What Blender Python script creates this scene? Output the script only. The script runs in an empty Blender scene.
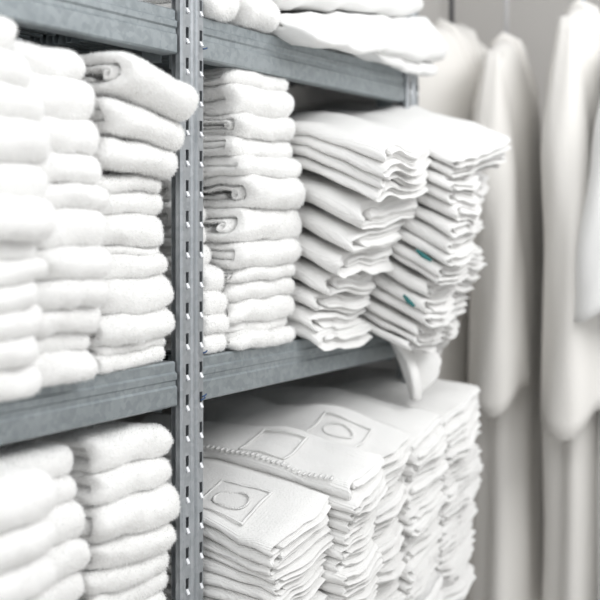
import bpy, math, random
import numpy as np
from mathutils import Vector, noise
noise.seed_set(7)

# ------------------------------------------------------------------ camera
scene = bpy.context.scene
COL = scene.collection
FW = Vector((0.867, 0.4985, 0)).normalized()
cam_d = bpy.data.cameras.new('camera')
cam = bpy.data.objects.new('camera', cam_d)
COL.objects.link(cam)
cam.location = (-1.655, -1.134, 1.5)
cam.rotation_euler = FW.to_track_quat('-Z', 'Y').to_euler()
cam_d.sensor_fit = 'HORIZONTAL'
cam_d.sensor_width = 24
cam_d.lens = 48
cam_d.shift_y = -76 / 600
cam_d.clip_start = 0.05
cam_d.dof.use_dof = True
cam_d.dof.focus_distance = 2.0
cam_d.dof.aperture_fstop = 1.7
scene.camera = cam

# ------------------------------------------------------------------ light
world = bpy.data.worlds.new('world')
scene.world = world
world.use_nodes = True
wb = world.node_tree.nodes['Background']
wb.inputs[0].default_value = (0.97, 0.985, 1.0, 1)
wb.inputs[1].default_value = 0.85

def area(name, loc, target, size, size_y, power, color=(1, 1, 1)):
    l = bpy.data.lights.new(name, 'AREA')
    l.shape = 'RECTANGLE'
    l.size = size
    l.size_y = size_y
    l.energy = power
    l.color = color
    o = bpy.data.objects.new(name, l)
    COL.objects.link(o)
    o.location = loc
    o.rotation_euler = (Vector(target) - Vector(loc)).to_track_quat('-Z', 'Y').to_euler()
    return o
area('aisle_ceiling_light', (0.35, -2.0, 3.0), (0.35, 0, 1.2), 2.4, 1.2, 46)
area('left_fill_light', (-2.4, -0.9, 2.9), (0, 0, 1.3), 1.0, 1.0, 14)  # unseen fill light, added to brighten the left ends of the towels

scene.view_settings.view_transform = 'Standard'
scene.view_settings.look = 'None'
scene.view_settings.gamma = 1
scene.view_settings.use_curve_mapping = False
scene.view_settings.exposure = 0.0

# ------------------------------------------------------------------ materials
def material(name, col, rough, metal=0.0, sheen=0.0):
    m = bpy.data.materials.new(name)
    m.use_nodes = True
    b = m.node_tree.nodes['Principled BSDF']
    b.inputs['Base Color'].default_value = (*col, 1)
    b.inputs['Roughness'].default_value = rough
    b.inputs['Metallic'].default_value = metal
    if sheen:
        b.inputs['Sheen Weight'].default_value = sheen
        b.inputs['Sheen Roughness'].default_value = 0.6
    return m

def bump(m, kind, scale, strength, dist, detail=2.0, stretch=None, bands=None):
    nt = m.node_tree
    b = nt.nodes['Principled BSDF']
    tc = nt.nodes.new('ShaderNodeTexCoord')
    mp = nt.nodes.new('ShaderNodeMapping')
    nt.links.new(tc.outputs['Object'], mp.inputs['Vector'])
    if stretch:
        mp.inputs['Scale'].default_value = stretch
    if kind == 'noise':
        t = nt.nodes.new('ShaderNodeTexNoise')
        t.inputs['Detail'].default_value = detail
        out = t.outputs['Fac']
    elif kind == 'wave':
        t = nt.nodes.new('ShaderNodeTexWave')
        t.bands_direction = bands or 'X'
        t.inputs['Distortion'].default_value = 1.2
        out = t.outputs['Fac']
    else:
        t = nt.nodes.new('ShaderNodeTexVoronoi')
        out = t.outputs['Distance']
    t.inputs['Scale'].default_value = scale
    nt.links.new(mp.outputs['Vector'], t.inputs['Vector'])
    bp = nt.nodes.new('ShaderNodeBump')
    bp.inputs['Strength'].default_value = strength
    bp.inputs['Distance'].default_value = dist
    nt.links.new(out, bp.inputs['Height'])
    old = b.inputs['Normal'].links
    if old:
        nt.links.new(old[0].from_socket, bp.inputs['Normal'])
    nt.links.new(bp.outputs['Normal'], b.inputs['Normal'])
    return t

M_TERRY = material('white_terry', (0.885, 0.88, 0.866), 0.95, 0, 0.25)
bump(M_TERRY, 'noise', 300, 0.45, 0.003, 2)
M_NAP = bpy.data.materials.new('cotton_nap')      # loose translucent fibres of the pile
M_NAP.use_nodes = True
_nt = M_NAP.node_tree
_nt.nodes.clear()
_o = _nt.nodes.new('ShaderNodeOutputMaterial'); _mx = _nt.nodes.new('ShaderNodeMixShader')
_d = _nt.nodes.new('ShaderNodeBsdfDiffuse'); _t = _nt.nodes.new('ShaderNodeBsdfTranslucent')
_d.inputs[0].default_value = (0.95, 0.95, 0.945, 1); _t.inputs[0].default_value = (0.97, 0.97, 0.965, 1)
_mx.inputs[0].default_value = 0.5
_nt.links.new(_d.outputs[0], _mx.inputs[1]); _nt.links.new(_t.outputs[0], _mx.inputs[2]); _nt.links.new(_mx.outputs[0], _o.inputs[0])
M_TEA = material('white_ribbed_cotton', (0.865, 0.86, 0.845), 0.95, 0, 0.1)
bump(M_TEA, 'wave', 110, 0.5, 0.0016, bands='X')
bump(M_TEA, 'noise', 260, 0.5, 0.0025)
M_ROBE = material('white_waffle_cotton', (0.81, 0.79, 0.755), 0.95, 0, 0.1)
bump(M_ROBE, 'noise', 120, 0.3, 0.003)
M_ROBE_W = material('bright_white_cotton', (0.86, 0.86, 0.85), 0.95, 0, 0.1)
bump(M_ROBE_W, 'noise', 150, 0.3, 0.002)

def galvanised(name, dark, light, rough, metal=0.75):
    m = material(name, light, rough, metal)
    nt = m.node_tree
    b = nt.nodes['Principled BSDF']
    tc = nt.nodes.new('ShaderNodeTexCoord')
    v = nt.nodes.new('ShaderNodeTexVoronoi')
    v.inputs['Scale'].default_value = 110
    n = nt.nodes.new('ShaderNodeTexNoise')
    n.inputs['Scale'].default_value = 14
    n.inputs['Detail'].default_value = 6
    mp = nt.nodes.new('ShaderNodeMapping')
    mp.inputs['Scale'].default_value = (0.25, 1, 1)
    nt.links.new(tc.outputs['Object'], mp.inputs['Vector'])
    nt.links.new(mp.outputs['Vector'], n.inputs['Vector'])
    nt.links.new(tc.outputs['Object'], v.inputs['Vector'])
    mix = nt.nodes.new('ShaderNodeMix')
    mix.data_type = 'FLOAT'
    mix.inputs[0].default_value = 0.7
    sp = nt.nodes.new('ShaderNodeSeparateColor')
    nt.links.new(v.outputs['Color'], sp.inputs[0])
    nt.links.new(sp.outputs[0], mix.inputs[2])
    nt.links.new(n.outputs['Fac'], mix.inputs[3])
    cr = nt.nodes.new('ShaderNodeValToRGB')
    cr.color_ramp.elements[0].position = 0.3
    cr.color_ramp.elements[0].color = (*dark, 1)
    cr.color_ramp.elements[1].position = 0.7
    cr.color_ramp.elements[1].color = (*light, 1)
    nt.links.new(mix.outputs[0], cr.inputs[0])
    nt.links.new(cr.outputs[0], b.inputs['Base Color'])
    mr = nt.nodes.new('ShaderNodeMapRange')
    mr.inputs[3].default_value = rough - 0.08
    mr.inputs[4].default_value = rough + 0.1
    nt.links.new(mix.outputs[0], mr.inputs[0])
    nt.links.new(mr.outputs[0], b.inputs['Roughness'])
    return m
M_BEAM = galvanised('galvanised_beam', (0.28, 0.313, 0.328), (0.385, 0.42, 0.437), 0.5)
M_POST = galvanised('galvanised_post', (0.38, 0.405, 0.425), (0.48, 0.50, 0.52), 0.42)
M_DECK = galvanised('galvanised_deck', (0.17, 0.20, 0.215), (0.24, 0.27, 0.28), 0.5)
M_PANEL = material('light_painted_panel', (0.8, 0.785, 0.77), 0.7)
M_LIP = material('steel_painted_glint', (0.78, 0.79, 0.81), 0.5, 0.0)  # steel reflection on the slot tongues, put into a near-white colour
M_PIN = material('blue_pin', (0.02, 0.06, 0.16), 0.6)
M_BLACK = material('black_hook', (0.015, 0.016, 0.025), 0.4)
M_BLUE = material('blue_hook', (0.05, 0.2, 0.42), 0.4)
M_CLEAR = material('grey_hook', (0.55, 0.55, 0.56), 0.3)
M_TAG = material('teal_tag', (0.03, 0.16, 0.16), 0.8)
M_WALL = material('grey_wall', (0.52, 0.505, 0.485), 0.9)
bump(M_WALL, 'noise', 60, 0.15, 0.002)
M_FLOOR = material('grey_floor', (0.48, 0.465, 0.445), 0.6)
bump(M_FLOOR, 'noise', 30, 0.1, 0.002)

# ------------------------------------------------------------------ helpers
def link(name, mesh, mat, parent=None):
    mesh.materials.append(mat)
    o = bpy.data.objects.new(name, mesh)
    COL.objects.link(o)
    if parent is not None:
        o.parent = parent
    return o

def tag(o, label, cat, group=None):
    o['label'] = label
    o['category'] = cat
    if group:
        o['group'] = group
    return o

def empty(name, loc):
    o = bpy.data.objects.new(name, None)
    o.empty_display_size = 0.05
    COL.objects.link(o)
    o.location = loc
    return o

def mesh_np(name, V, faces, smooth=True):
    """V Nx3, faces list of arrays (n,4) / (n,3)"""
    me = bpy.data.meshes.new(name)
    V = np.asarray(V, dtype=np.float32)
    loops, starts, pos = [], [], 0
    for F in faces:
        F = np.asarray(F, dtype=np.int32)
        if len(F) == 0:
            continue
        k = F.shape[1]
        loops.append(F.ravel())
        starts.append(pos + np.arange(len(F)) * k)
        pos += F.size
    L = np.concatenate(loops); S = np.concatenate(starts).astype(np.int32)
    me.vertices.add(len(V)); me.vertices.foreach_set('co', V.ravel())
    me.loops.add(len(L)); me.loops.foreach_set('vertex_index', L)
    me.polygons.add(len(S)); me.polygons.foreach_set('loop_start', S)
    me.update(calc_edges=True)
    me.validate()
    if smooth:
        me.polygons.foreach_set('use_smooth', np.ones(len(me.polygons), dtype=bool))
    return me

def outward(V, Q):
    P = V[Q]
    c = V.mean(0)
    a = np.cross(P[:, 2] - P[:, 0], P[:, 3] - P[:, 1])
    vol = ((P.mean(1) - c)*a).sum()
    return Q[:, ::-1].copy() if vol < 0 else Q

class MB:
    def __init__(s):
        s.v = []; s.f = []
    def box(s, x0, x1, y0, y1, z0, z1):
        b = len(s.v)
        s.v += [(x0,y0,z0),(x1,y0,z0),(x1,y1,z0),(x0,y1,z0),(x0,y0,z1),(x1,y0,z1),(x1,y1,z1),(x0,y1,z1)]
        s.f += [[b+i for i in q] for q in ((0,3,2,1),(4,5,6,7),(0,1,5,4),(1,2,6,5),(2,3,7,6),(3,0,4,7))]
    def prism(s, prof, x0, x1):
        """closed profile of (y,z) swept along x"""
        b = len(s.v); n = len(prof)
        s.v += [(x0, y, z) for y, z in prof] + [(x1, y, z) for y, z in prof]
        for i in range(n):
            j = (i + 1) % n
            s.f.append([b+i, b+j, b+n+j, b+n+i])
        s.f.append([b+i for i in range(n)][::-1]); s.f.append([b+n+i for i in range(n)])
    def vprism(s, prof, z0, z1):
        b = len(s.v); n = len(prof)
        s.v += [(x, y, z0) for x, y in prof] + [(x, y, z1) for x, y in prof]
        for i in range(n):
            j = (i + 1) % n
            s.f.append([b+i, b+j, b+n+j, b+n+i])
        s.f.append([b+i for i in range(n)][::-1]); s.f.append([b+n+i for i in range(n)])
    def tube(s, pts, r, n=10):
        b0 = len(s.v); P = [Vector(p) for p in pts]; m = len(P)
        for i, p in enumerate(P):
            t = (P[min(i+1, m-1)] - P[max(i-1, 0)]).normalized()
            u = t.cross(Vector((0.3, 0.2, 0.93))).normalized(); w = t.cross(u)
            rr = r[i] if isinstance(r, (list, tuple)) else r
            for k in range(n):
                a = 2*math.pi*k/n
                s.v.append(tuple(p + (u*math.cos(a) + w*math.sin(a))*rr))
        for i in range(m-1):
            for k in range(n):
                j = (k+1) % n
                s.f.append([b0+i*n+k, b0+i*n+j, b0+(i+1)*n+j, b0+(i+1)*n+k])
        s.f.append([b0+k for k in range(n)][::-1]); s.f.append([b0+(m-1)*n+k for k in range(n)])
    def build(s, name, mat, parent=None, smooth=False, bevel=0):
        me = bpy.data.meshes.new(name); me.from_pydata(s.v, [], s.f); me.update()
        if smooth:
            for p in me.polygons: p.use_smooth = True
        o = link(name, me, mat, parent)
        if bevel:
            md = o.modifiers.new('bevel', 'BEVEL'); md.width = bevel; md.segments = 2; md.limit_method = 'ANGLE'
        return o

# ------------------------------------------------------------------ setting
def struct(name, mb, mat):
    o = mb.build(name, mat); o['kind'] = 'structure'; return o
m = MB(); m.box(-3.5, 2.3, -3.6, 0.62, -0.1, 0.0); struct('floor', m, M_FLOOR)
m = MB(); m.box(-3.5, 2.3, 0.52, 0.62, 0.0, 3.1); struct('wall_back', m, M_WALL)
m = MB(); m.box(2.2, 2.3, -3.6, 0.52, 0.0, 3.1); struct('wall_right', m, M_WALL)

# ------------------------------------------------------------------ shelving rack
rack = empty('shelving_rack', (0, 0, 0))
tag(rack, 'grey galvanised steel shelving rack with slotted posts, holding the towel piles', 'shelving')
DEP = 0.45
SHELVES = (0.708, 1.278, 1.848)

def post(x0, yf, sgn, ztop=2.345, detail=True, zlo=0.0):
    """slotted omega upright, face at yf, 73 mm wide; sgn=+1 face looks to -y"""
    W = 0.0735; t = 0.0018
    mb = MB()
    X = lambda a: x0 + 0.008 + a
    Y = lambda b: yf + sgn*b
    def strip(a0, b0, a1, b1, z0, z1):
        pr = [(X(a0), Y(b0)), (X(a1), Y(b1)), (X(a1), Y(b1+t)), (X(a0), Y(b0+t))]
        if sgn < 0: pr = pr[::-1]
        mb.vprism(pr, z0, z1)
    c1, c2, hw = 0.0245, 0.0635, 0.0042
    prof = [(0.005, 0.0035), (0.008, 0.0), (0.016, 0.0), (0.018, 0.0025), (c1-hw, 0.0025)]
    prof2 = [(c1+hw, 0.0025), (0.034, 0.0025), (0.037, 0.0), (0.041, 0.0), (0.0435, 0.004), (0.0475, 0.004), (0.050, 0.0), (0.054, 0.0), (0.056, 0.0025), (c2-hw, 0.0025)]
    prof3 = [(c2+hw, 0.0025), (0.070, 0.0025), (W, 0.0055)]
    for pf in (prof, prof2, prof3):
        for (a, b), (c, d) in zip(pf, pf[1:]):
            strip(a, b, c, d, zlo, ztop)
    lips = MB()
    slots = [zlo + 0.045 + 0.05*k for k in range(int((ztop - zlo - 0.08)/0.05))]
    for c in (c1, c2):
        a0, a1 = c-hw, c+hw
        prev = zlo
        for zz in slots:
            strip(a0, 0.0025, a1, 0.0025, prev, zz)
            strip(a0, 0.0025, a0+0.0016, 0.0025, zz, zz+0.008)
            strip(a1-0.0016, 0.0025, a1, 0.0025, zz, zz+0.010)
            prev = zz + 0.0265
            # pressed tongue at the foot of the slot, bent up, coloured pale as a painted glint
            l0, l1 = X(c-hw*0.7), X(c+hw*0.8)
            b = len(lips.v)
            ya, yb = Y(-0.0012), Y(0.0032)
            lips.v += [(l0, ya, zz+0.0005), (l1, ya, zz+0.0005), (l1, yb, zz+0.0085), (l0, yb, zz+0.0085),
                       (l0, ya+sgn*t, zz-0.001), (l1, ya+sgn*t, zz-0.001), (l1, yb+sgn*t, zz+0.0075), (l0, yb+sgn*t, zz+0.0075)]
            lips.f += [[b, b+1, b+2, b+3], [b+7, b+6, b+5, b+4], [b+3, b+2, b+6, b+7], [b, b+3, b+7, b+4], [b+1, b+5, b+6, b+2]]
        strip(a0, 0.0025, a1, 0.0025, prev, ztop)
    def wallx(xa, d0, d1):
        mb.box(X(xa), X(xa)+t, min(Y(d0), Y(d1)), max(Y(d0), Y(d1)), zlo, ztop)
    wallx(0.005, 0.0045, 0.012); wallx(W-t, 0.0065, 0.045)
    mb.box(X(0.020), X(W-0.004), min(Y(0.030), Y(0.0315)), max(Y(0.030), Y(0.0315)), zlo, ztop)
    nf = len(mb.f)
    if detail:
        b = len(mb.v); mb.v += lips.v; mb.f += [[b + i for i in f] for f in lips.f]
    p = mb.build('upright_post', M_POST, rack)
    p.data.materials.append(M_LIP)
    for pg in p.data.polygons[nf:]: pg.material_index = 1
    foot = MB(); foot.box(X(-0.01), X(W+0.01), min(Y(-0.01), Y(0.06)), max(Y(-0.01), Y(0.06)), 0, 0.006)
    foot.build('foot_plate', M_POST, p)
    return p

PX = (-0.88-0.08, -0.08, 0.79)
for x in PX:
    post(x, 0.0, 1, detail=(x > -0.5))
    post(x, DEP, -1, detail=False)

def beam(x0, x1, ztop, yf=0.006, sgn=1):
    """stepped box beam 73 mm high"""
    H = 0.073
    pr = [(0.003, 0.0), (0.0, 0.003), (0.0, 0.031), (0.003, 0.034), (0.003, 0.041), (0.0, 0.044),
          (0.0, 0.053), (0.004, 0.056), (0.004, 0.070), (0.007, 0.073), (0.030, 0.073), (0.030, 0.0)]
    pr = [(yf + sgn*a, ztop - H + b) for a, b in pr]
    if sgn > 0: pr = pr[::-1]
    m = MB(); m.prism(pr, x0, x1)
    b = m.build('shelf_beam', M_BEAM, rack)
    return b

for i in range(2):
    xa, xb = PX[i] + 0.0815, PX[i+1] + 0.009
    for zt in SHELVES:
        beam(xa, xb, zt)
        beam(xa, xb, zt, DEP - 0.006, -1)
        # corrugated deck, ribs along the bay
        pts = []
        y = 0.037; up = True
        while y < DEP - 0.040:
            zz = zt - 0.002 if up else zt - 0.022
            pts += [(y, zz), (y + 0.010, zz)]
            y += 0.015; up = not up
        prof = pts + [(a, b - 0.0015) for a, b in pts[::-1]]
        m = MB(); m.prism(prof, xa + 0.001, xb - 0.001)
        m.build('shelf_deck', M_DECK, rack)
        # skin the stacks rest on
        m = MB(); m.box(xa + 0.001, xb - 0.001, 0.037, DEP - 0.037, zt - 0.002, zt - 0.0005)
        m.build('deck_sheet', M_DECK, rack)
        # end brackets hooked to the posts
        for xe, s in ((xa, 1), (xb, -1)):
            if i == 0 and s == 1: continue
            m = MB()
            m.box(min(xe, xe + s*0.0025), max(xe, xe + s*0.0025), 0.0365, 0.075, zt - 0.085, zt - 0.023)
            m.build('beam_bracket', M_BEAM, rack)
# sheet closing the right-hand end
m = MB(); m.box(0.871, 0.873, 0.05, DEP - 0.05, 0.05, 2.3); m.build('side_panel', M_PANEL, rack)
# little blue locking pins beside the centre post
for (x, z) in ((-0.006, 1.79), (-0.006, 1.286), (-0.008, 1.214), (-0.012, 1.209)):
    m = MB(); m.tube([(x-0.005, -0.0035, z), (x, -0.0045, z+0.001), (x+0.006, -0.004, z+0.003)], 0.0013, 8)
    m.build('locking_pin', M_PIN, rack, smooth=True)

# ------------------------------------------------------------------ folded cloth machinery
def resample(P, step):
    P = np.asarray(P, float)
    d = np.r_[0, np.cumsum(np.hypot(*np.diff(P, axis=0).T))]
    n = max(6, int(d[-1] / step))
    s = np.linspace(0, d[-1], n)
    return np.c_[np.interp(s, d, P[:, 0]), np.interp(s, d, P[:, 1])]

def arc(cx, cy, r, a0, a1, n=8, ry=None):
    ry = ry or r
    return [(cx + r*math.cos(math.radians(a0 + (a1-a0)*i/n)), cy + ry*math.sin(math.radians(a0 + (a1-a0)*i/n))) for i in range(n+1)]

def sheet(path, th, length, nst, step=0.006, endr=None, cross=4):
    """thick sheet: path (p,q) is its centre line, swept along s from 0..length.
    returns verts array (s,p,q) and quads"""
    C = resample(path, step)
    n = len(C)
    T = np.gradient(C, axis=0)
    T /= np.linalg.norm(T, axis=1)[:, None] + 1e-9
    N = np.c_[-T[:, 1], T[:, 0]]
    r = endr or th*0.5
    # stations, dense near the ends
    a = np.array([0, .03, .1, .22, .4, .65, 1.0]) * r
    mid = np.linspace(r, length - r, nst)[1:-1]
    S = np.r_[a, mid, length - a[::-1]]
    sc = np.minimum(1, np.minimum(S, length - S) / r)
    sc = np.sqrt(np.maximum(0, 1 - (1 - sc)**2)) * 0.98 + 0.02
    # end caps of the profile (rounded)
    rows = []
    for k, s in enumerate(S):
        h = th*0.5*sc[k]
        up = C + N*h
        dn = (C - N*h)[::-1]
        cap1 = [C[-1] + T[-1]*h*math.sin(x) + N[-1]*h*math.cos(x) for x in (math.pi*.2, math.pi*.35, math.pi*.5, math.pi*.65, math.pi*.8)]
        cap0 = [C[0] - T[0]*h*math.sin(x) - N[0]*h*math.cos(x) for x in (math.pi*.2, math.pi*.35, math.pi*.5, math.pi*.65, math.pi*.8)]
        loop = np.vstack([up, cap1, dn, cap0])
        rows.append(np.c_[np.full(len(loop), s), loop])
    L = len(rows[0]); K = len(rows)
    V = np.vstack(rows)
    i = np.arange(L); j = (i + 1) % L
    Q = [np.c_[k*L + i, k*L + j, (k+1)*L + j, (k+1)*L + i] for k in range(K-1)]
    # close both ends with strips between mirrored points
    for base, flip in ((0, False), ((K-1)*L, True)):
        up = np.arange(n); dn = 2*n + 5 - 1 - np.arange(n)
        q = np.c_[base + up[:-1], base + dn[:-1], base + dn[1:], base + up[1:]]
        Q.append(q[:, ::-1] if flip else q)
        e1 = [base + n - 1 + t for t in range(7)]
        e0 = [base + (2*n + 5 - 1 + t) % L for t in range(7)]
        for e in (e1, e0):
            q = np.array([[e[0], e[1], e[5], e[6]], [e[1], e[2], e[4], e[5]]])
            Q.append(q if not flip else q[:, ::-1])
            # centre tri as degenerate-free triangle is tiny and left to the rounding
    return V, np.vstack(Q)

def field(V, f, amp, seed=0.0):
    out = np.empty_like(V)
    for i, p in enumerate(V):
        out[i] = noise.noise_vector(Vector((p[0]*f + seed, p[1]*f, p[2]*f)))
    return out * amp

def fibres(V, Q, sel, per_m2, ln, wd, rng):
    """short cotton loops standing on the pile: slim triangles rooted in the surface"""
    P = V[Q]                                   # n,4,3
    a = np.cross(P[:, 2] - P[:, 0], P[:, 3] - P[:, 1])
    area_ = 0.5*np.linalg.norm(a, axis=1)
    nrm = a / (np.linalg.norm(a, axis=1)[:, None] + 1e-12)
    c = P.mean(1)
    mask = sel(c, nrm)
    w = area_*mask
    n = int(w.sum()*per_m2)
    if n == 0: return None
    idx = rng.choice(len(Q), n, p=w/w.sum())
    u = rng.random((n, 1)); v = rng.random((n, 1))
    q = P[idx]
    base = (q[:, 0]*(1-u)*(1-v) + q[:, 1]*u*(1-v) + q[:, 2]*u*v + q[:, 3]*(1-u)*v)
    d = nrm[idx] + rng.normal(0, 0.5, (n, 3)) + np.array([0, 0, -0.15])
    d /= np.linalg.norm(d, axis=1)[:, None]
    side = np.cross(d, rng.normal(0, 1, (n, 3)))
    side /= np.linalg.norm(side, axis=1)[:, None] + 1e-9
    l = ln*(0.5 + rng.random((n, 1)))
    b0 = base - side*wd - nrm[idx]*0.0008
    b1 = base + side*wd - nrm[idx]*0.0008
    tip = base + d*l
    W = np.stack([b0, b1, tip], 1).reshape(-1, 3)
    return W, np.arange(n*3).reshape(-1, 3), np.repeat(nrm[idx], 3, axis=0)

RNG = np.random.default_rng(5)
random.seed(11)

def terry_towel(x0, x1, yf, z0, z1, label, group, kind='C', tilt=0.0, sag=0.0, fuzz=1.0, depth=0.33, wedge=1.0, lumpy=1.0, mat=None, name='terry_towel', cat='towel', lead=0.0, seed=None):
    """folded terry towel: fold to the front, layers seen on the left end"""
    h = (z1 - z0) * 1.04; w = x1 - x0
    seed = RNG.random()*50 if seed is None else seed
    yb = max(0.12, depth + RNG.uniform(-.02, .02))
    D = yb - yf
    pieces = []
    if kind == 'C':
        t = h*0.5; r = h*0.25
        tl = RNG.uniform(-.01, .01)
        path = [(D, h - t/2)] + [(D*0.5, h - t/2)] + arc(h*0.5, h*0.5, r, 90, 270, 10, ry=r) + [(D*.5, t/2), (D, t/2)]
        pieces.append((path, t*1.02, 0.0))
    elif kind == 'G':
        t = h/3; r = h/3
        path = [(D, h - t/2), (D*.5, h-t/2)] + arc(h*0.5, h*0.5, r, 90, 270, 12, ry=r) + [(D*.5, t/2), (D, t/2)]
        pieces.append((path, t*0.98, 0.0))
        path = [(D, h*.5), (D*.5, h*.5), (h*.62, h*.5)]
        pieces.append((path, t*0.9, 0.004))
    else:   # 'R': a thin hem rolled inside the fold
        t = h*0.27; r = h*0.365
        path = [(D, h - t/2), (D*.5, h-t/2)] + arc(h*0.5, h*0.5, r, 90, 270, 12, ry=r) + [(D*.5, t/2), (D, t/2)]
        pieces.append((path, t*0.98, 0.0))
        t2 = h*0.10
        rr = h*0.16
        path = [(D, h*.58), (D*.5, h*.60), (h*.75, h*.62)] + arc(h*.62, h*.46, rr, 80, 330, 12) + arc(h*.64, h*.46, rr*.45, 330, 500, 6)
        pieces.append((path, t2, -0.003))
        path = [(D, h*.36), (D*.6, h*.36), (h*1.35, h*.36)]
        pieces.append((path, t2*1.6, 0.006))
    Vs, Qs, off = [], [], 0
    for path, th, ins in pieces:
        V, Q = sheet(path, th, w - abs(ins)*2, 16, step=0.005, endr=min(th*0.62, 0.016))
        V[:, 0] += ins
        Vs.append(V); Qs.append(Q + off); off += len(V)
    V = np.vstack(Vs); Q = np.vstack(Qs)
    x = V[:, 0].copy(); y = V[:, 1].copy(); z = V[:, 2].copy()
    # plan rounding of the front corners
    c = 0.024
    dl = np.minimum(x, w - x).clip(0, c)/c
    sh = c*0.75*(1 - np.sqrt(np.maximum(0, 1 - (1-dl)**2)))
    fr = (1 - y/(h*2.2)).clip(0, 1)
    y = y + sh*fr
    # corners slump in height towards the ends
    e = (1 - (np.minimum(x, w-x)/0.03).clip(0, 1))**2
    z = h*0.5 + (z - h*0.5)*(1 - 0.16*e*np.where(z > h*.5, 1, .5))
    # wander of the left end per layer
    x = x + 0.006*np.sin(z/h*5 + seed) * (x < w*0.4) * (1 - x/(w*0.4)) 
    y = y + lead*(z/h)
    z = z*(wedge + (1-wedge)*x/w) if wedge <= 1 else z*(1 + (wedge-1)*(1-x/w))
    # sag to the front, tilt along the shelf
    z = z + tilt*(x/w - 1) - sag*np.maximum(0, (0.06 - y)/0.06)**1.5 * 1.0
    W = np.c_[x + x0, y + yf, z + z0]
    lump = field(W, 11, 0.010) + field(W, 28, 0.0045, seed) + field(W, 75, 0.0014, seed)
    lump[:, 2] *= 0.7
    lump *= lumpy
    W = W + lump
    W[:, 2] = np.maximum(W[:, 2], FLOORZ + 0.0008) if FLOORZ else W[:, 2]
    W[:, 2] = np.minimum(W[:, 2], CEILZ - 0.001) if CEILZ else W[:, 2]
    rng = np.random.default_rng(int(seed*1000) + 3)
    fb = None
    Q = outward(W, Q)
    faces = [Q]
    if fuzz > 0:
        sel = lambda cc, nn: ((cc[:, 1] < yf + 0.11)) & ((nn @ np.array([-.8, -.55, .1])) > -0.55)
        fb = fibres(W, Q, sel, 330000*fuzz, 0.0036, 0.00050, rng)
    org = np.array([x0 + w/2, yf + D/2, z0])
    W = W - org
    if fb:
        F, T = fb[0], fb[1]
        T = T + len(W); n0 = len(W); W = np.vstack([W, F - org]); faces.append(T)
    me = mesh_np(name, W, faces)
    o = link(name, me, mat or M_TERRY)
    if fb:
        me.materials.append(M_NAP)
        mi = np.zeros(len(me.polygons), dtype=np.int32); mi[len(Q):] = 1
        me.polygons.foreach_set('material_index', mi)
    o.location = org
    tag(o, label, cat, group)
    return o
FLOORZ = None
CEILZ = None

ORD = ['topmost', 'second from the top', 'third from the top', 'fourth from the top', 'fifth from the top', 'sixth from the top',
       'seventh from the top', 'eighth from the top', 'ninth from the top', 'tenth from the top', 'eleventh from the top', 'twelfth from the top',
       'thirteenth from the top', 'fourteenth from the top', 'fifteenth from the top', 'sixteenth from the top', 'seventeenth from the top', 'eighteenth from the top', 'second from the bottom', 'lowest']

def terry_pile(x0, x1, rows, kinds, desc, group, fuzz=1.0, tilts=None, ceil=None, visible=None, sags=None):
    """rows bottom to top: (front y, bottom z, top z)"""
    global FLOORZ, CEILZ
    n = len(rows)
    for i, (yf, a, b) in enumerate(rows):
        FLOORZ = rows[0][1] if i == 0 else None
        CEILZ = ceil if i == n-1 else None
        k = kinds[i % len(kinds)]
        lab = 'white fluffy terry towel, %s in %s' % (ORD[n-1-i], desc)
        fz = fuzz if (visible is None or i >= visible) else 0
        jx = RNG.uniform(-.004, .004)
        if i % 3 == 1: jx += 0.005
        terry_towel(x0 + jx, x1 + RNG.uniform(-.009, .003), yf + RNG.uniform(-.004, .004), a, b, lab, group, k,
                    tilt=(tilts or {}).get(n-1-i, 0.0), sag=(sags or {}).get(n-1-i, 0.0), fuzz=fz)
    FLOORZ = CEILZ = None

S2 = 1.278
def chain(rows, base):
    """close small gaps so each towel rests on the one below"""
    out = []; prev = base
    for y, a, b in rows:
        out.append((y, prev, b)); prev = b
    return out

A = [(-0.079,1.283,1.321),(-0.083,1.322,1.358),(-0.089,1.358,1.392),(-0.091,1.392,1.425),(-0.088,1.425,1.456),(-0.079,1.456,1.482),(-0.11,1.482,1.531),(-0.096,1.531,1.576),(-0.093,1.576,1.628),(-0.084,1.628,1.671),(-0.071,1.671,1.717),(-0.042,1.719,1.767)]
B = [(-0.032,1.279,1.32),(-0.026,1.32,1.347),(-0.041,1.348,1.382),(-0.059,1.383,1.423),(-0.059,1.423,1.466),(-0.05,1.466,1.521),(-0.044,1.521,1.557),(-0.041,1.557,1.599),(-0.035,1.599,1.648),(-0.024,1.648,1.704),(-0.004,1.706,1.749)]
Cc = [(-0.001,1.272,1.303),(0.003,1.302,1.319),(-0.009,1.32,1.364),(-0.007,1.364,1.417),(0.003,1.417,1.452),(0.018,1.449,1.465),(0.007,1.465,1.516),(0.007,1.516,1.548),(0.007,1.548,1.57),(-0.017,1.57,1.615),(-0.032,1.614,1.662),(-0.055,1.662,1.719)]
D = [(-0.013,1.259,1.304),(0.014,1.303,1.324),(-0.002,1.324,1.366),(0.003,1.366,1.4),(-0.004,1.4,1.423),(-0.015,1.423,1.47),(-0.015,1.47,1.528),(-0.03,1.528,1.583),(-0.021,1.583,1.619),(0.0,1.619,1.657),(-0.008,1.657,1.694),(-0.004,1.695,1.745),(0.005,1.745,1.776)]
D0 = [(.002,1.276,1.314),(.002,1.314,1.345),(.004,1.345,1.385),(.014,1.385,1.427),(.041,1.426,1.461),(.05,1.461,1.493),(.054,1.493,1.533),(.06,1.534,1.578)]
terry_pile(-0.66, -0.475, chain(A, S2), 'CCC', 'leftmost pile, middle shelf', 'terry towels on the middle shelf', 0.5, ceil=1.80)
terry_pile(-0.465, -0.30, chain(B, S2), 'CCGC', 'second pile from left, middle shelf', 'terry towels on the middle shelf', 0.7, ceil=1.80)
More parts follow.
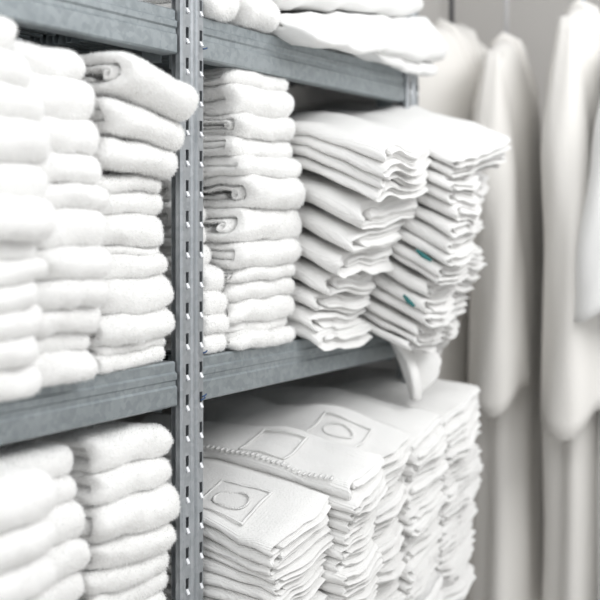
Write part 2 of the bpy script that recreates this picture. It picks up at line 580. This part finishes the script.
terry_pile(-0.275, -0.084, chain(Cc, S2), 'CGRRCCRCGRGR', 'middle-shelf pile just left of post', 'terry towels on the middle shelf', 1.0, tilts={0: -0.035, 1: -0.025, 2: -0.015}, ceil=1.80)
terry_pile(0.012, 0.10, chain(D0, S2), 'CC', 'narrow middle-shelf pile partly behind post', 'terry towels on the middle shelf', 1.0)
terry_pile(0.107, 0.31, chain(D, S2), 'CGRCRGRRCGRCG', 'tall middle-shelf pile right of post', 'terry towels on the middle shelf', 1.0, ceil=1.776)
# small crumpled cloth pushed in behind that pile
terry_towel(0.035, 0.10, 0.10, 1.64, 1.69, 'crumpled white terry towel in shadow above the narrow pile by the post', 'terry towels on the middle shelf', 'R', fuzz=0.6)

S1 = 0.708
C2 = [(0.003,0.704,0.747),(0.003,0.747,0.79),(0.007,0.789,0.834),(0.007,0.834,0.874),(0.007,0.874,0.912),(0.007,0.912,0.944),(-0.005,0.946,0.981),(-0.011,0.982,1.027),(-0.013,1.027,1.084),(-0.001,1.083,1.128),(-0.001,1.128,1.18)]
B2 = [(-0.013,0.743,0.784),(-0.013,0.784,0.827),(-0.013,0.827,0.87),(-0.013,0.87,0.914),(-0.013,0.914,0.957),(-0.013,0.957,0.999),(-0.017,0.999,1.047),(-0.008,1.046,1.101),(0.0,1.1,1.136),(0.0,1.136,1.18)]
A2 = [(-0.103,0.76,0.805),(-0.103,0.805,0.85),(-0.103,0.85,0.895),(-0.103,0.895,0.94),(-0.103,0.94,0.985),(-0.103,0.985,1.03),(-0.106,1.03,1.078),(-0.11,1.078,1.123),(-0.113,1.124,1.185)]
terry_pile(-0.66, -0.475, chain(A2, S1), 'CC', 'leftmost pile, bottom shelf', 'terry towels on the bottom shelf', 0.5, visible=4)
terry_pile(-0.465, -0.30, chain(B2, S1), 'CG', 'second pile from left, bottom shelf', 'terry towels on the bottom shelf', 0.7, visible=3)
terry_pile(-0.275, -0.084, chain(C2, S1), 'CGRCCRGRRCG', 'bottom-shelf pile just left of post', 'terry towels on the bottom shelf', 1.0, visible=4)

# ------------------------------------------------------------------ flat-folded cotton towels
SURF = {}
def flat_towel(x0, x1, yf, yb, zl, th_l, zr, th_r, slope, y0, label, group, layers=4, wave=0.004, phase=0.0, rag=0.0042, name='cotton_towel', step=0.006, right_rag=0.0, bot=None):
    """thin cloth folded over and over; fold on the left side, layers open to the front"""
    w = x1 - x0
    t = 1.0/layers                          # unit height, mapped to real thickness later
    tr = 0.0028
    seed = RNG.random()*90
    # unit profile (x metres, q 0..1)
    r = 0.5*(1-t)
    H = (th_l + th_r)/2
    rx = H*0.5*(1-t)
    path = [(w*(1-0.02*random.random()), t/2)] + [(w*.6, t/2)] + arc(H*.5, .5, rx, 270, 90, 12, ry=r) + [(w*.5, 1 - t/2)]
    if layers >= 3:
        ri = t*.5
        path += [(w*.97, 1-t/2)] + arc(w*.97, 1-t, H*t*.5, 90, -90, 6, ry=ri) + [(w*.5, 1-1.5*t)]
    if layers >= 4:
        path += [(H*1.1, 1-1.5*t)] + arc(H*1.1, 1-2*t, H*t*.5, 90, 270, 6, ry=ri) + [(w*.6, 1-2.5*t), (w*(.9+.06*random.random()), 1-2.5*t)]
    P = np.array(path); P[:, 1] *= H
    L = yb - yf
    V, Q = sheet(P, H*t*0.93, L, 14, step=step, endr=0.0015)
    s = V[:, 0].copy(); x = V[:, 1].copy(); q = V[:, 2]/H
    fx = (x/w).clip(0, 1)
    th = th_l + (th_r - th_l)*fx
    y = yf + s
    # ragged front edges, each layer ends a little differently
    front = (1 - s/0.10).clip(0, 1)
    rg = rag*(np.sin(q*9 + seed) + 0.6*np.sin(q*21 + seed*2) + .5*np.sin(fx*5 + seed))
    y = y + rg*front
    # pulled forward on the right or the left
    e = 0.09
    def drop(yy):
        d = y0 - yy
        return slope*0.5*(d + np.sqrt(d*d + e*e*.4))
    base = zl + (zr - zl)*fx
    z = base + drop(yf) - drop(y)
    wv = wave*np.sin(fx*6.6 + phase) * (0.35 + 0.65*front)
    pinch = 1 - 0.12*(1-front)
    z = z + q*th*pinch + wv
    W = np.c_[x0 + x, y, z]
    yw = RNG.uniform(-.035, .035)
    W[:, 0] += (W[:, 1] - yf)*yw*-1; W[:, 1] += x*yw*1.2
    lump = field(W, 9, 0.012) + field(W, 22, 0.0052) + field(W, 55, 0.0009, seed)
    lump[:, 0] *= 1.2
    W = W + lump
    floor_ = bot if bot is not None else None
    if floor_ is not None:
        on = W[:, 1] > 0.0
        W[on, 2] = np.maximum(W[on, 2], floor_ + 0.001 + q[on]*0.004)
    org = np.array([x0 + w/2, (yf+yb)/2, zl])
    me = mesh_np(name, W - org, [outward(W, Q)])
    o = link(name, me, M_TEA); o.location = org
    tag(o, label, 'towel', group)
    def top(xw, yw_):
        f = min(1, max(0, (xw - x0)/w))
        fr_ = min(1, max(0, 1 - (yw_-yf)/0.10))
        z = zl + (zr-zl)*f + drop(yf) - drop(yw_) + (th_l + (th_r-th_l)*f)*(1-0.12*(1-fr_)) + wave*math.sin(f*6.6+phase)*(0.35+0.65*fr_)
        p = Vector((xw, yw_, z))
        z += noise.noise_vector(p*9)[2]*.012 + noise.noise_vector(p*22)[2]*.0052
        return z
    o.location = org
    SURF[o.name] = (top, org)
    return o

def on_top(parent, name, quads, mat, th=0.0016, lift=0.0014):
    """raised woven bands lying on a towel's upper face; quads of world (x,y) corners"""
    top, org = SURF[parent.name]
    m = MB()
    for q in quads:
        A_, B_, C_, D_ = [Vector((a, b, 0)) for a, b in q]
        nu = max(2, int((B_-A_).length/0.004)); nv = max(1, int((D_-A_).length/0.004))
        b = len(m.v)
        for i in range(nu+1):
            for j in range(nv+1):
                p = (A_.lerp(B_, i/nu)).lerp(D_.lerp(C_, i/nu), j/nv)
                m.v.append((p.x - org[0], p.y - org[1], top(p.x, p.y) + lift - org[2]))
        for i in range(nu):
            for j in range(nv):
                k = b + i*(nv+1) + j
                m.f.append([k, k+nv+1, k+nv+2, k+1])
    o = m.build(name, mat, parent, smooth=True)
    md = o.modifiers.new('thick', 'SOLIDIFY'); md.thickness = th; md.offset = 0
    return o

def frame_quads(cx, cy, hx, hy, t, rot=0.0):
    c, s_ = math.cos(rot), math.sin(rot)
    f = lambda a, b: (cx + a*c - b*s_, cy + a*s_ + b*c)
    return [[f(-hx, -hy), f(hx, -hy), f(hx, -hy+t), f(-hx, -hy+t)], [f(-hx, hy-t), f(hx, hy-t), f(hx, hy), f(-hx, hy)],
            [f(-hx, -hy), f(-hx+t, -hy), f(-hx+t, hy), f(-hx, hy)], [f(hx-t, -hy), f(hx, -hy), f(hx, hy), f(hx-t, hy)]]

def interp(t, tab):
    xs = [a for a, b in tab]; ys = [b for a, b in tab]
    return float(np.interp(t, xs, ys))

def flat_pile(x0, x1, rows, slope, desc, group, y0=0.02, layers=4, yb=0.36, bot=None, wavef=None, look='white flat-folded cotton towel'):
    """rows bottom to top: (yf, z bottom left, z top left, z bottom right, z top right)"""
    n = len(rows); out = []
    for i, (yf, a, b, c, d) in enumerate(rows):
        lab = '%s, %s in %s' % (look, ORD[n-1-i], desc)
        wv, ph = wavef(i, n) if wavef else (0.003 + 0.002*RNG.random(), 0.8 + RNG.uniform(-.5, .5))
        out.append(flat_towel(x0 + RNG.uniform(-.004, .004), x1 + RNG.uniform(-.006, .006), yf, yb, a, b - a, c, d - c, slope if not isinstance(slope, tuple) else slope[0] + (slope[1]-slope[0])*i/max(1, n-1), y0, lab, group,
                              layers=layers, wave=wv, phase=ph, bot=bot))
    return out

GM = 'flat-folded cotton towels on the middle shelf'
# pile E: read bottom to top
e_front = [(-0.025,1.256),(-0.019,1.290),(-0.03,1.322),(-0.053,1.356),(-0.079,1.396),(-0.104,1.443),(-0.127,1.485),(-0.152,1.539),(-0.164,1.562),(-0.168,1.584),(-0.172,1.606)]
tops = [1.290,1.322,1.356,1.396,1.443,1.485,1.533,1.562,1.584,1.606,1.634]
rows = []
for i, ((y, z), tp) in enumerate(zip(e_front, tops)):
    k = i/(len(tops)-1)
    add = lambda q: 0.004 + 0.030*q
    rows.append((y, z, tp, z + add(k), tp + add(k + 0.09)))
def wE(i, n):
    return ((0.0125, 0.35) if i >= n-4 else (0.004 + 0.003*RNG.random(), 0.6 + RNG.uniform(-.6, .6)))
flat_pile(0.33, 0.55, rows, (0.68, 0.33), 'middle-shelf pile touching the terry towels', GM, wavef=wE, bot=S2)

# pile F and G: lean further over the edge towards the right
def gen_rows(tab, n, z0, z1, rise0, rise1, jit=0.008):
    zs = np.r_[0, np.cumsum(RNG.uniform(.55, 1.5, n))]; zs = z0 + (z1-z0)*zs/zs[-1]
    out = []
    for i in range(n):
        yf = interp(zs[i], tab) + RNG.uniform(-jit, jit)
        r0 = rise0 + (rise1-rise0)*i/n; r1 = rise0 + (rise1-rise0)*(i+1)/n
        out.append((yf, zs[i], zs[i+1], zs[i]+r0, zs[i+1]+r1))
    return out
tabF = [(1.245,-.12),(1.296,-.15),(1.347,-.165),(1.398,-.187),(1.448,-.2),(1.5,-.208),(1.548,-.215),(1.6,-.225)]
tabG = [(1.176,-.03),(1.213,-.06),(1.25,-.09),(1.307,-.117),(1.352,-.134),(1.442,-.141),(1.52,-.145),(1.587,-.18),(1.631,-.2),(1.7,-.205)]
F_ = flat_pile(0.562, 0.715, gen_rows(tabF, 14, 1.228, 1.575, 0.0, 0.02), (0.6, 0.46), 'middle leaning pile, middle shelf', GM, bot=S2)
flat_pile(0.725, 0.875, gen_rows(tabG, 17, 1.20, 1.585, 0.0, 0.02), (0.5, 0.46), 'far right leaning pile, middle shelf', GM, bot=S2)
for (yy, zz, dy) in ((-.150, 1.4375, .03), (-.118, 1.3456, .022)):
    host = min(F_, key=lambda o: abs(o.location.z + 0.08 + 0.0 - zz) if False else abs(o.location.z - (zz - 0.0)))
    m = MB(); m.tube([(.553-host.location.x, yy+dy*.5-host.location.y, zz+.010-host.location.z), (.548-host.location.x, yy-host.location.y, zz-host.location.z), (.550-host.location.x, yy-dy*.6-host.location.y, zz-.011-host.location.z)], [.003, .005, .003], 8)
    t_ = m.build('sewn_tag', M_TAG, host); t_['label'] = 'dark teal tag'
# three wide towels lying over both
flat_pile(0.565, 0.845, [(-.19,1.577,1.590,1.625,1.643),(-.205,1.590,1.604,1.643,1.663),(-.212,1.604,1.622,1.663,1.685)], 0.45,
          'layers spread over right leaning piles', GM, layers=4, look='wide white cotton towel')

# bottom shelf, right bay
GB = 'flat-folded cotton towels on the bottom shelf'
def lower_rows(n, yft, yfb, zl, zr, jit=0.010, base=S1, rt=0.0):
    out = []
    for i in range(n):
        if i == 0: cs = np.r_[0, np.cumsum(RNG.uniform(.6, 1.5, n))]; cs = cs/cs[-1]
        a, b = float(cs[i]), float(cs[i+1])
        yf = yfb + (yft-yfb)*min(1, b*1.2) + RNG.uniform(-jit, jit)
        out.append((yf, base+(zl-base)*a, base+(zl-base)*b, base+rt+(zr-base-rt)*a, base+rt+(zr-base-rt)*b))
    return out
SL = 0.22
P = flat_pile(0.02, 0.185, lower_rows(14, -.12, -.12, 0.972, 1.03), SL, 'bottom-shelf pile next right of post', GB, bot=S1)
Q_ = flat_pile(0.192, 0.335, lower_rows(15, -.165, -.14, 1.038, 1.075), SL, 'second bottom-shelf pile right of post', GB, bot=S1)
R_ = flat_pile(0.342, 0.49, lower_rows(15, -.135, -.12, 1.045, 1.10), SL, 'third bottom-shelf pile right of post', GB, bot=S1)
S_ = flat_pile(0.497, 0.655, lower_rows(17, -.15, -.14, 1.065, 1.105, base=.675, rt=.035), (.4, .25), 'fourth bottom-shelf pile right of post', GB, bot=S1)
T_ = flat_pile(0.662, 0.87, lower_rows(20, -.145, -.12, 1.085, 1.125, base=.655, rt=.04), (.45, .25), 'farthest right bottom-shelf pile', GB, bot=S1)

# woven frames and stitched hems on the upper towels
def ring_quads(cx, cy, rx, ry, t, n=44):
    out = []
    for k in range(n):
        a, b = 2*math.pi*k/n, 2*math.pi*(k+1)/n
        out.append([(cx+rx*math.cos(a), cy+ry*math.sin(a)), (cx+rx*math.cos(b), cy+ry*math.sin(b)),
                    (cx+(rx-t)*math.cos(b), cy+(ry-t)*math.sin(b)), (cx+(rx-t)*math.cos(a), cy+(ry-t)*math.sin(a))])
    return out
on_top(P[-1], 'woven_frame', frame_quads(0.095, 0.01, 0.05, 0.055, 0.005) + ring_quads(0.095, 0.01, 0.026, 0.036, 0.004), M_TEA)
on_top(Q_[-1], 'woven_frame', frame_quads(0.27, 0.03, 0.045, 0.05, 0.005), M_TEA)
on_top(R_[-1], 'woven_frame', frame_quads(0.415, -0.03, 0.045, 0.055, 0.005) + ring_quads(0.415, -0.03, 0.024, 0.032, 0.004), M_TEA)
for pl, xx in ((Q_, 0.212), (R_, 0.362)):
    q = []
    for k in range(26):
        y_ = -0.13 + k*0.011
        q.append([(xx-.010, y_), (xx, y_), (xx, y_+.006), (xx-.010, y_+.006)])
    on_top(pl[-1], 'stitched_hem', q, M_TEA, th=0.0018)

# cloth corner hanging below the middle shelf
def hanging_cloth():
    V = []; F = []
    nx, nz = 14, 16
    for k in range(nz+1):
        v = k/nz
        zz = 1.268 - 0.135*v
        ww = 0.040 + 0.020*math.sin(v*2.6)
        for i in range(nx+1):
            u = i/nx
            x = (u-.5)*ww*2 + 0.025*v + 0.010*math.sin(u*5+v*4)
            zz = 1.268 - 0.150*v*(0.72 + 0.28*math.sin(u*3.3+.5)) + 0.010*math.sin(u*7)*v
            y = -0.020 - 0.060*math.sin(v*1.7) - 0.018*math.sin(u*math.pi*2+.5+v) - 0.012*math.sin(u*11 - v*2)*v
            V.append((x, y + .05, zz - 1.2))
    for k in range(nz):
        for i in range(nx):
            a = k*(nx+1)+i
            F.append([a, a+1, a+nx+2, a+nx+1])
    me = bpy.data.meshes.new('hanging_cloth'); me.from_pydata(V, [], F); me.update()
    for p in me.polygons: p.use_smooth = True
    o = link('hanging_cloth', me, M_TEA); o.location = (.665, -.05, 1.2)
    md = o.modifiers.new('t', 'SOLIDIFY'); md.thickness = 0.012
    md = o.modifiers.new('s', 'SUBSURF'); md.levels = 1; md.render_levels = 1
    tag(o, 'white cloth corner hanging from under the leaning piles towards the bottom shelf', 'towel')
hanging_cloth()

# ------------------------------------------------------------------ top shelf
S3 = 1.848
GT = 'terry towels on the top shelf'
terry_towel(0.0, 0.10, -0.01, S3+.001, S3+.05, 'white terry towel against the post on the top shelf, lowest there', GT, 'C', fuzz=.8)
terry_towel(0.0, 0.115, 0.0, S3+.05, S3+.095, 'white terry towel against the post on the top shelf, lying upon another', GT, 'C', fuzz=.8)
terry_towel(0.108, 0.235, -0.02, S3+.001, S3+.055, 'white terry towel with rounded end beside the folded robes, top shelf', GT, 'C', fuzz=.8)
terry_towel(0.12, 0.225, -0.01, S3+.055, S3+.10, 'white terry towel cut off by the picture top beside the folded robes', GT, 'C', fuzz=.8)
GR = 'folded robes on the top shelf'
def folded_robe(x0, x1, yf, z0, z1, label, kind, **k):
    return terry_towel(x0, x1, yf, z0, z1, label, GR, kind, fuzz=0, mat=M_ROBE_W, name='folded_robe', cat='bathrobe', lumpy=1.6, **k)
folded_robe(0.56, 0.875, -0.045, S3+.001, S3+.030, 'thin cream layer of folded robe drooping at the end of the top beam', 'C', sag=0.02, seed=3.0)
folded_robe(0.245, 0.89, -0.065, S3+.026, S3+.125, 'thick white folded robe bulging over the right end of the top shelf', 'C', sag=0.03, seed=8.0, wedge=0.45, tilt=0.03)
folded_robe(0.235, 0.83, -0.03, S3+.125, S3+.20, 'white folded robe lying second in the pile on the top shelf', 'R', sag=0.01, seed=14.0, tilt=0.07, wedge=1.15)
folded_robe(0.28, 0.74, -0.04, S3+.20, S3+.28, 'white folded robe uppermost on the top shelf at the picture edge', 'R', sag=0.01, seed=21.0, tilt=0.04)

# ------------------------------------------------------------------ robes on the rail
RX = 1.45; RZ = 2.17
rail = empty('clothes_rail', (RX, 0, RZ))
tag(rail, 'metal clothes rail above the picture edge carrying the white bathrobes', 'rail')
m = MB(); m.tube([(0, -1.5, 0), (0, 0.515, 0)], 0.014, 16); m.build('rod', M_POST, rail, smooth=True)
m = MB(); m.tube([(0, 0.505, 0), (0, 0.519, 0)], 0.035, 16); m.build('wall_flange', M_POST, rail, smooth=True)
m = MB(); m.tube([(0, -1.5, 0), (0, -1.5, 0.93)], 0.010, 12); m.tube([(0, 0.3, 0), (0, 0.3, 0.93)], 0.010, 12); m.build('ceiling_rod', M_POST, rail, smooth=True)

def rings(name, mat, parent, sections, n=48, smooth=True, solid=0.0):
    """closed loops skinned: sections = list of n-point lists"""
    V = []; F = []
    for s in sections: V += s
    for k in range(len(sections)-1):
        for i in range(n):
            j = (i+1) % n
            F.append([k*n+i, k*n+j, (k+1)*n+j, (k+1)*n+i])
    me = bpy.data.meshes.new(name); me.from_pydata(V, [], F); me.update()
    for p in me.polygons: p.use_smooth = True
    o = link(name, me, mat, parent)
    if solid:
        md = o.modifiers.new('t', 'SOLIDIFY'); md.thickness = solid; md.offset = 0
    return o

def robe(y, ztop, hookmat, hooklabel, robelabel, mat, length=1.56, sleeve=0.82, yaw=0.0, width=0.25, seed=0, x=RX, thick=0.05, cuff=False, slw=1.0, bot=1.0):
    rnd = random.Random(seed)
    h = empty('coat_hanger', (x, y, ztop)); h.rotation_euler.z = yaw
    tag(h, hooklabel, 'hanger', 'hangers on the rail')
    m = MB(); top = RZ - ztop
    pts = [(0, 0, 0.0), (0, 0, top - 0.045)] + [(0.022*math.sin(a) , 0, top - 0.003 - 0.022*math.cos(a) + .0) for a in [math.radians(t) for t in (-30, 0)]][:0]
    pts += [(-0.022*math.cos(a) , 0, top - 0.0 + 0.020*math.sin(a)) for a in [math.radians(t) for t in range(-60, 200, 20)]]
    m.tube(pts, 0.0065, 8); m.build('hook', hookmat, h, smooth=True)
    m = MB(); m.tube([(-width*.86, 0, -0.075), (-width*.5, 0, -0.035), (0, 0, -0.002), (width*.5, 0, -0.035), (width*.86, 0, -0.075)], 0.007, 8)
    m.build('shoulder_bar', hookmat, h, smooth=True)
    g = empty('bathrobe', (x, y, ztop)); g.rotation_euler.z = yaw
    tag(g, robelabel, 'bathrobe', 'bathrobes hanging on the rail')
    n = 56
    ph = rnd.random()*6
    secs = []
    for k in range(34):
        v = k/33
        z = 0.012 - v*length
        sh = min(1, (v*length)/0.10)
        a = 0.045 + (width - 0.045)*math.sin(sh*math.pi/2)**1.1
        a *= 1 + 0.08*v
        b = 0.020 + thick*min(1, (v*length/0.2))**.7*(1 + .5*v*bot)
        ring = []
        for i in range(n):
            t = 2*math.pi*i/n
            fold = 1 + (0.03 + 0.18*v)*math.sin(5*t + ph + v*2.2) * .6 + (0.02+.12*v)*math.sin(9*t + ph*2 + 2*v)*.4 + 0.35*v*noise.noise(Vector((math.cos(t)*1.6, math.sin(t)*1.6, v*2.5 + ph)))
            ring.append((a*math.cos(t)*(1 + (fold-1)*.3), b*math.sin(t)*fold, z + 0.012*math.sin(3*t+ph)*v))
        secs.append(ring)
    rings('robe_body', mat, g, secs, n, solid=0.006)
    for s in (-1, 1):
        secs = []; K = 26
        for k in range(K+1):
            v = k/K
            # centre line: out over the shoulder then down
            cx = s*(width*0.80 + 0.055*math.sin(min(1, v*2.2)*math.pi/2) + 0.02*v)
            cz = -0.045 - sleeve*v
            tl = 0.018*max(0, v-.75)*4
            a = (0.030 + 0.050*min(1, v*3)**.8 + 0.045*v - 0.008*max(0, v-.85)*4)*slw
            b = (0.020 + 0.026*min(1, v*3)**.8 + 0.026*v - 0.006*max(0, v-.9)*4)*slw
            ring = []
            for i in range(n):
                t = 2*math.pi*i/n
                f = 1 + 0.10*math.sin(3*t + ph + v*3.5)*min(1, v*2) + 0.05*math.sin(5*t + v*7 + ph)*math.sin(v*6+ph)
                f += 0.10*noise.noise(Vector((math.cos(t)*1.2, math.sin(t)*1.2 + s*3, v*4 + ph)))
                ring.append((cx + a*math.cos(t)*f, b*math.sin(t)*f + 0.01*math.sin(v*4 + ph), cz + 0.03*(a*math.cos(t)/a)*(-s)*v - tl*math.sin(t) + 0.012*math.sin(3*t+ph)*v))
            secs.append(ring)
        sl = rings('sleeve', mat, g, secs, n, solid=0.006)
        if cuff:
            cs = []
            for k in range(5):
                v = 0.86 + 0.145*k/4
                base = secs[min(K, int(round(min(1, v)*K)))]
                cxm = sum(p[0] for p in base)/n; cym = sum(p[1] for p in base)/n
                cs.append([(cxm + (p[0]-cxm)*1.09, cym + (p[1]-cym)*1.12, -0.045 - sleeve*v + (p[2] - base[0][2])*.5) for p in base])
            rings('cuff', mat, sl, cs, n, solid=0.008)
    # shawl collar round the neck and down the front edge
    m = MB()
    m.tube([(-0.05, 0.03, -0.01), (-0.055, 0.0, 0.012), (-0.05, -0.03, -0.005), (-0.03, -thick*.9-.012, -0.12), (0.0, -thick*1.1-.012, -0.30), (0.01, -thick*1.15-.012, -0.55)], [.014, .018, .018, .017, .016, .013], 12)
    m.tube([(0.05, 0.03, -0.01), (0.055, 0.0, 0.012), (0.05, -0.03, -0.005), (0.03, -thick*.9-.012, -0.12), (0.012, -thick*1.1-.012, -0.30), (0.015, -thick*1.15-.012, -0.55)], [.014, .018, .018, .017, .016, .013], 12)
    m.build('collar', mat, g, smooth=True)
    return g

robe(0.33, 2.03, M_BLACK, 'black-hooked hanger farthest left, half hidden behind the rack post', 'white bathrobe farthest left on the rail, mostly behind the shelving', M_ROBE_W, seed=1, thick=.045, yaw=0.0)
robe(0.165, 2.035, M_BLACK, 'hanger with the second black hook, just right of the rack', 'wide off-white bathrobe under the right black hook, beside the shelving', M_ROBE, seed=2, thick=.08, yaw=-0.12, width=.28, sleeve=.9)
robe(0.005, 1.985, M_CLEAR, 'hanger with a pale clear hook, in the middle of the rail', 'off-white bathrobe with a long pointed shoulder, third along the rail', M_ROBE, seed=3, sleeve=.86, slw=1.0, yaw=0.25, thick=.06)
robe(-0.205, 2.055, M_BLUE, 'hanger with a bright blue hook', 'off-white bathrobe hanging under the blue hook, fourth along the rail', M_ROBE, seed=4, sleeve=.97, thick=.055, yaw=0.17)
robe(-0.352, 1.985, M_CLEAR, 'hanger outside the right picture edge carrying the nearest robe', 'white bathrobe cut by the right picture edge, its sleeve ending highest', M_ROBE_W, seed=5, sleeve=.62, thick=.055, slw=1.1, yaw=0.05)
